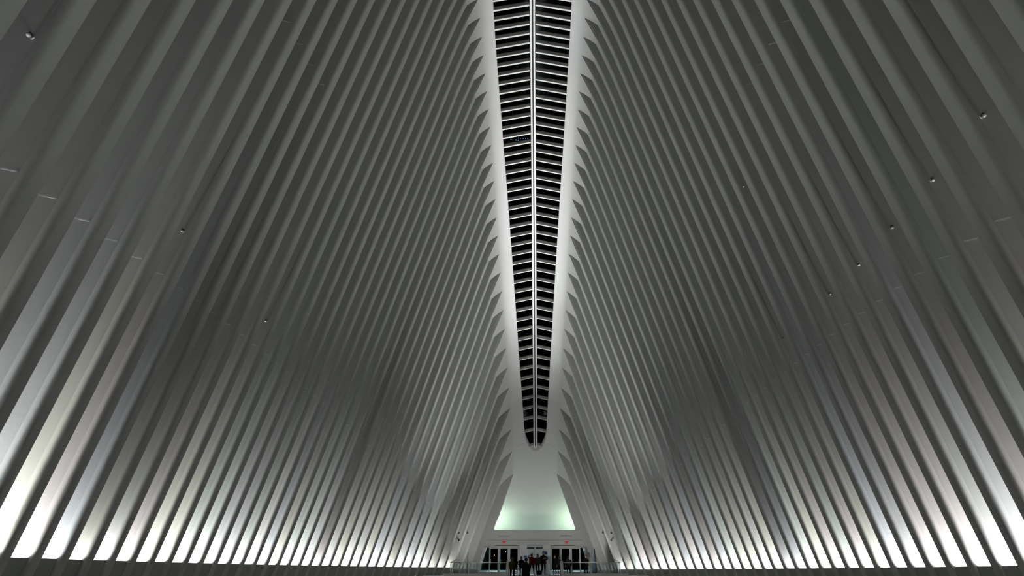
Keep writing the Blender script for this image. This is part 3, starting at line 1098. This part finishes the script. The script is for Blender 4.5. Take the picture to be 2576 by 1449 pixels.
# ---------------------------------------------------------------- people
def cloth(name, c, rough=0.9): return mat(name, c, rough, noise=0.35, scale=14, bump=0.3, bscale=60, spec=0.08)
SKIN = mat('skin', (0.42, 0.26, 0.19), 0.55, noise=0.12, scale=20)
HAIRD = mat('dark_hair', (0.02, 0.014, 0.011), 0.5, noise=0.4, scale=40)
HAIRB = mat('brown_hair', (0.09, 0.05, 0.02), 0.5, noise=0.4, scale=40)
SHOE = mat('dark_shoe', (0.02, 0.02, 0.02), 0.5, noise=0.2)
def person(loc, H, face, label, coat, legs, hair=HAIRD, longhair=False, hem=0.0, stride=0.0, armL=None, armR=None, hat=None, bend=0.0, bulk=1.12):
    """standing figure; face = heading in degrees (0 looks towards +Y, away from the camera)"""
    sc = H / 1.75
    root = empty('person', loc)
    root.rotation_euler = (0, 0, math.radians(face))
    tag(root, label, 'person', 'visitors by the stairs and doors')
    V, Ed, R = [], [], []
    def vert(p, r, par=None):
        V.append(Vector(p)); R.append(r if isinstance(r, tuple) else (r, r))
        if par is not None: Ed.append((par, len(V) - 1))
        return len(V) - 1
    pel = vert((0, 0, 0.95), (0.155, 0.115))
    waist = vert((0, 0.01, 1.10), (0.15, 0.11), pel)
    chest = vert((0, 0.02 + bend, 1.32), (0.175, 0.125), waist)
    neckb = vert((0, 0.01 + bend, 1.47), (0.075, 0.07), chest)
    neck = vert((0, 0.02 + bend, 1.535), (0.055, 0.055), neckb)
    head1 = vert((0, 0.035 + bend, 1.61), (0.07, 0.082), neck)
    head2 = vert((0, 0.03 + bend, 1.68), (0.076, 0.092), head1)
    head3 = vert((0, 0.025 + bend, 1.725), (0.05, 0.062), head2)
    hands = []
    for g, arm in ((-1, armL), (1, armR)):
        sh = vert((g * 0.175, 0.01 + bend, 1.42), 0.068, chest)
        if arm is None:
            el, wr_ = (g * 0.245, -0.01, 1.13), (g * 0.25, 0.06, 0.89)
        else:
            el, wr_ = arm
        e = vert(el, 0.053, sh)
        w = vert(wr_, 0.036, e)
        d = (Vector(wr_) - Vector(el)).normalized()
        pp = Vector(wr_) + d * 0.065
        pa = vert(pp, (0.038, 0.022), w)
        hands.append(Vector(wr_) + d * 0.08)
        side = d.cross(Vector((0, 1, 0)))
        if side.length < 0.2: side = Vector((1, 0, 0))
        side.normalize()
        for q, ln in ((-0.028, 0.065), (-0.009, 0.078), (0.010, 0.072), (0.028, 0.055)):
            f1 = vert(pp + side * q + d * 0.035, 0.0095, pa)
            f2 = vert(pp + side * q + d * (0.035 + ln * 0.55) + Vector((0, 0.008, 0)), 0.0088, f1)
            vert(pp + side * q * 0.9 + d * (0.035 + ln * 0.95) + Vector((0, 0.024, 0)), 0.0078, f2)
        t1 = vert(pp - d * 0.02 + side * -0.045 + Vector((0, 0.015, 0)), 0.011, pa)
        vert(pp + d * 0.025 + side * -0.062 + Vector((0, 0.03, 0)), 0.009, t1)
    for g in (-1, 1):
        st_ = stride * g
        hp = vert((g * 0.095, 0, 0.88), 0.095, pel)
        kn = vert((g * 0.105, 0.03 + st_ * 0.5, 0.49), 0.062, hp)
        an = vert((g * 0.11, -0.01 + st_, 0.10 + (0.05 if st_ < 0 else 0)), 0.042, kn)
        hl = vert((g * 0.112, -0.03 + st_, 0.05 + (0.03 if st_ < 0 else 0)), 0.042, an)
        vert((g * 0.125, 0.13 + st_, 0.038), 0.036, hl)
    me = bpy.data.meshes.new('body')
    me.from_pydata([tuple(v) for v in V], Ed, [])
    tmp = bpy.data.objects.new('body', me)
    COL.objects.link(tmp)
    md = tmp.modifiers.new('skin', 'SKIN')
    md.use_smooth_shade = True
    md.branch_smoothing = 0.6
    for i, r in enumerate(R):
        me.skin_vertices[0].data[i].radius = r
        me.skin_vertices[0].data[i].use_root = (i == 0)
    ms = tmp.modifiers.new('sub', 'SUBSURF'); ms.levels = 1
    dg = bpy.context.evaluated_depsgraph_get()
    bme = bpy.data.meshes.new_from_object(tmp.evaluated_get(dg))
    bpy.data.objects.remove(tmp)
    bme.name = 'body'
    bme.materials.clear()
    for m in (coat, legs, SKIN, SHOE): bme.materials.append(m)
    for p in bme.polygons:
        c = p.center
        p.use_smooth = True
        if c.z > 1.50 + 0.0: p.material_index = 2
        elif min((c - h).length for h in hands) < 0.115: p.material_index = 2
        elif c.z < 0.085: p.material_index = 3
        elif c.z < 0.93 and abs(c.x) < 0.215: p.material_index = 1
        else: p.material_index = 0
    if (armL or armR):
        for p in bme.polygons:
            c = p.center
            for h in hands:
                if (c - h).length < 0.10: p.material_index = 2
    body = bpy.data.objects.new('body', bme)
    link(body, root)
    kids = [body]
    # coat: shell from chest to hem
    zh = 0.93 - hem
    prof = [(1.46, 0.10, 0.085), (1.42, 0.19, 0.12), (1.34, 0.215, 0.15), (1.2, 0.205, 0.145), (1.05, 0.20, 0.145), (0.92, 0.205, 0.15)]
    if hem > 0.05: prof += [((0.92 + zh) / 2, 0.215, 0.165), (zh, 0.225, 0.175)]
    n = 16; vv = []; ff = []
    for (z, a, b_) in prof:
        bo = bend * max(0.0, min(1.0, (z - 1.0) / 0.32))
        for j in range(n):
            t = 2 * math.pi * j / n
            wv = 1 + 0.03 * math.sin(3 * t + z * 9)
            vv.append((a * wv * math.cos(t), 0.01 + bo + b_ * wv * math.sin(t), z))
    for i in range(len(prof) - 1):
        for j in range(n):
            ff.append((i * n + (j + 1) % n, i * n + j, (i + 1) * n + j, (i + 1) * n + (j + 1) % n))
    kids.append(fix_normals(mesh('coat', vv, ff, coat, root, True)))
    # collar
    kids.append(MB().tube([(0, 0.01 + bend, 1.45), (0, 0.015 + bend, 1.49), (0, 0.02 + bend, 1.52)], [0.10, 0.085, 0.08], 12).build('collar', coat, root, True))
    # hair or hat
    hx = 0.03 + bend
    b = MB(); n = 12
    vv = []; ff = []
    levels = [(1.795, 0.02), (1.775, 0.065), (1.74, 0.09), (1.70, 0.098), (1.65, 0.098), (1.60, 0.092)] + ([(1.5, 0.10), (1.4, 0.095), (1.30, 0.07)] if longhair else [(1.56, 0.075)])
    for (z, q) in levels:
        for j in range(n):
            t = 2 * math.pi * j / n
            yy = math.sin(t)
            front = yy > 0.35 and z < 1.72
            rr = q * (0.78 if front else 1.0)
            vv.append((rr * 0.88 * math.cos(t), hx - 0.012 + (rr * 1.12 * yy if not front else min(rr * 1.0 * yy, 0.045)) - (0.02 if z < 1.55 else 0), z))
    for i in range(len(levels) - 1):
        for j in range(n):
            ff.append((i * n + j, i * n + (j + 1) % n, (i + 1) * n + (j + 1) % n, (i + 1) * n + j))
    ff += [tuple(range(n)), tuple(range((len(levels) - 1) * n, len(levels) * n))[::-1]]
    b.add(vv, ff)
    kids.append(b.build('hair', hair, root, True))
    if hat:
        kids.append(MB().ball((0, hx - 0.005, 1.735), 0.098, 0.115, 0.085, 12, 6).build('hat', hat, root, True))
    # face
    kids.append(MB().ball((0, hx + 0.102, 1.655), 0.014, 0.022, 0.028).build('nose', SKIN, root, True))
    kids.append(MB().box(-0.026, 0.026, hx + 0.080, hx + 0.094, 1.604, 1.614).build('mouth', mat('lips', (0.28, 0.10, 0.09), 0.5, noise=0.1), root) if 'lips' not in bpy.data.materials
                else MB().box(-0.026, 0.026, hx + 0.080, hx + 0.094, 1.604, 1.614).build('mouth', bpy.data.materials['lips'], root))
    for g in (-1, 1):
        kids.append(MB().ball((g * 0.030, hx + 0.083, 1.682), 0.012).build('eye', M['black'], root, True))
        kids.append(MB().ball((g * 0.080, hx - 0.005, 1.665), 0.012, 0.022, 0.034).build('ear', SKIN, root, True))
    for o in kids: o.scale = (sc * bulk, sc * bulk, sc)
    return root

BLK = cloth('black_coat', (0.012, 0.012, 0.013)); DKB = cloth('dark_blue_jeans', (0.015, 0.02, 0.035)); BRN = cloth('olive_brown_coat', (0.055, 0.040, 0.022))
RED = cloth('red_vest', (0.12, 0.010, 0.012)); GRY = cloth('dark_grey_jacket', (0.03, 0.03, 0.032)); TAN = cloth('dark_brown_jacket', (0.035, 0.025, 0.018)); BEAN = cloth('blue_beanie', (0.015, 0.02, 0.06))
DARKT = cloth('dark_trousers', (0.012, 0.012, 0.014))
def stp(y):  # floor height on the stairs at depth y
    if y >= YL: return ZL
    i = int((YL - y) / 0.30)
    return ZL - (i + 1) * rise
def put(px, y): return ((px - 1345) / F * y, y, stp(y) + (0.002 if y < YL else 0.0))
person(put(1289.0, 57.55), 1.62, 8, 'visitor in an olive brown coat seen from behind at the stair parapet', BRN, DARKT, HAIRD, hem=0.14, bulk=1.25)
person(put(1311.5, 57.85), 1.53, -15, 'visitor in a black jacket with elbow out beside the brown-coated one', BLK, DKB, HAIRB,
       armL=((-0.36, -0.02, 1.18), (-0.20, 0.12, 1.05)), armR=((0.27, 0.0, 1.15), (0.22, 0.14, 0.98)))
person(put(1323.5, 57.0), 1.86, 5, 'visitor in a long black coat and dark blue beanie on the stairs', BLK, DARKT, HAIRD, hem=0.42, hat=BEAN, bulk=1.25,
       armL=((-0.25, 0.0, 1.15), (-0.17, 0.16, 1.05)), armR=((0.25, 0.0, 1.15), (0.17, 0.16, 1.05)))
person(put(1337.5, 63.6), 1.70, -20, 'visitor in a red vest mid-stride with a hand raised to the head', RED, DARKT, HAIRD, stride=0.20, bulk=1.2,
       armL=((-0.36, 0.06, 1.50), (-0.18, 0.10, 1.62)))
person(put(1352.5, 64.4), 1.70, 10, 'long-haired visitor in a dark jacket beside the one in red', GRY, DARKT, HAIRB, longhair=True, hem=0.06, bulk=1.2)
person(put(1367.0, 62.2), 1.83, 200, 'tall visitor in dark clothes holding a phone beside the pillar', TAN, DARKT, HAIRD, hem=0.1, bulk=1.2,
       armL=((-0.24, 0.05, 1.14), (-0.08, 0.24, 1.22)), armR=((0.24, 0.05, 1.14), (0.08, 0.24, 1.22)))
person(put(1396.0, 66.0), 1.58, 150, 'visitor with pale face in a black coat by the doors nearest the centre pillar', BLK, DARKT, HAIRB, longhair=True, hem=0.15)
person(put(1407.0, 66.2), 1.52, 20, 'short visitor in a dark grey jacket behind the stair parapet', GRY, DARKT, HAIRD)
person(put(1431.0, 66.4), 1.54, 15, 'visitor in a dark grey jacket standing behind the glass balustrade', GRY, DARKT, HAIRD, hem=0.1, bulk=1.25)
person(put(1474.5, 65.6), 1.60, 175, 'visitor in black facing the hall with hands held together near the navy flag', BLK, DARKT, HAIRB,
       armL=((-0.24, 0.05, 1.15), (-0.06, 0.22, 1.10)), armR=((0.24, 0.05, 1.15), (0.06, 0.22, 1.10)), hem=0.15)
r = empty('travel_bag', put(1356, 60.2))
tag(r, 'dark travel bag standing on the landing at the feet of the long-haired visitor', 'bag')
MB().box(-0.16, 0.16, -0.10, 0.10, 0.03, 0.36).build('body', BLK, r)
MB().tube([(-0.08, 0, 0.36), (-0.08, 0, 0.50), (0.08, 0, 0.50), (0.08, 0, 0.36)], 0.012).build('handle', M['darkmetal'], r)
b = MB()
for x in (-0.13, 0.13): b.ball((x, 0, 0.03), 0.03)
b.build('wheels', M['black'], r)
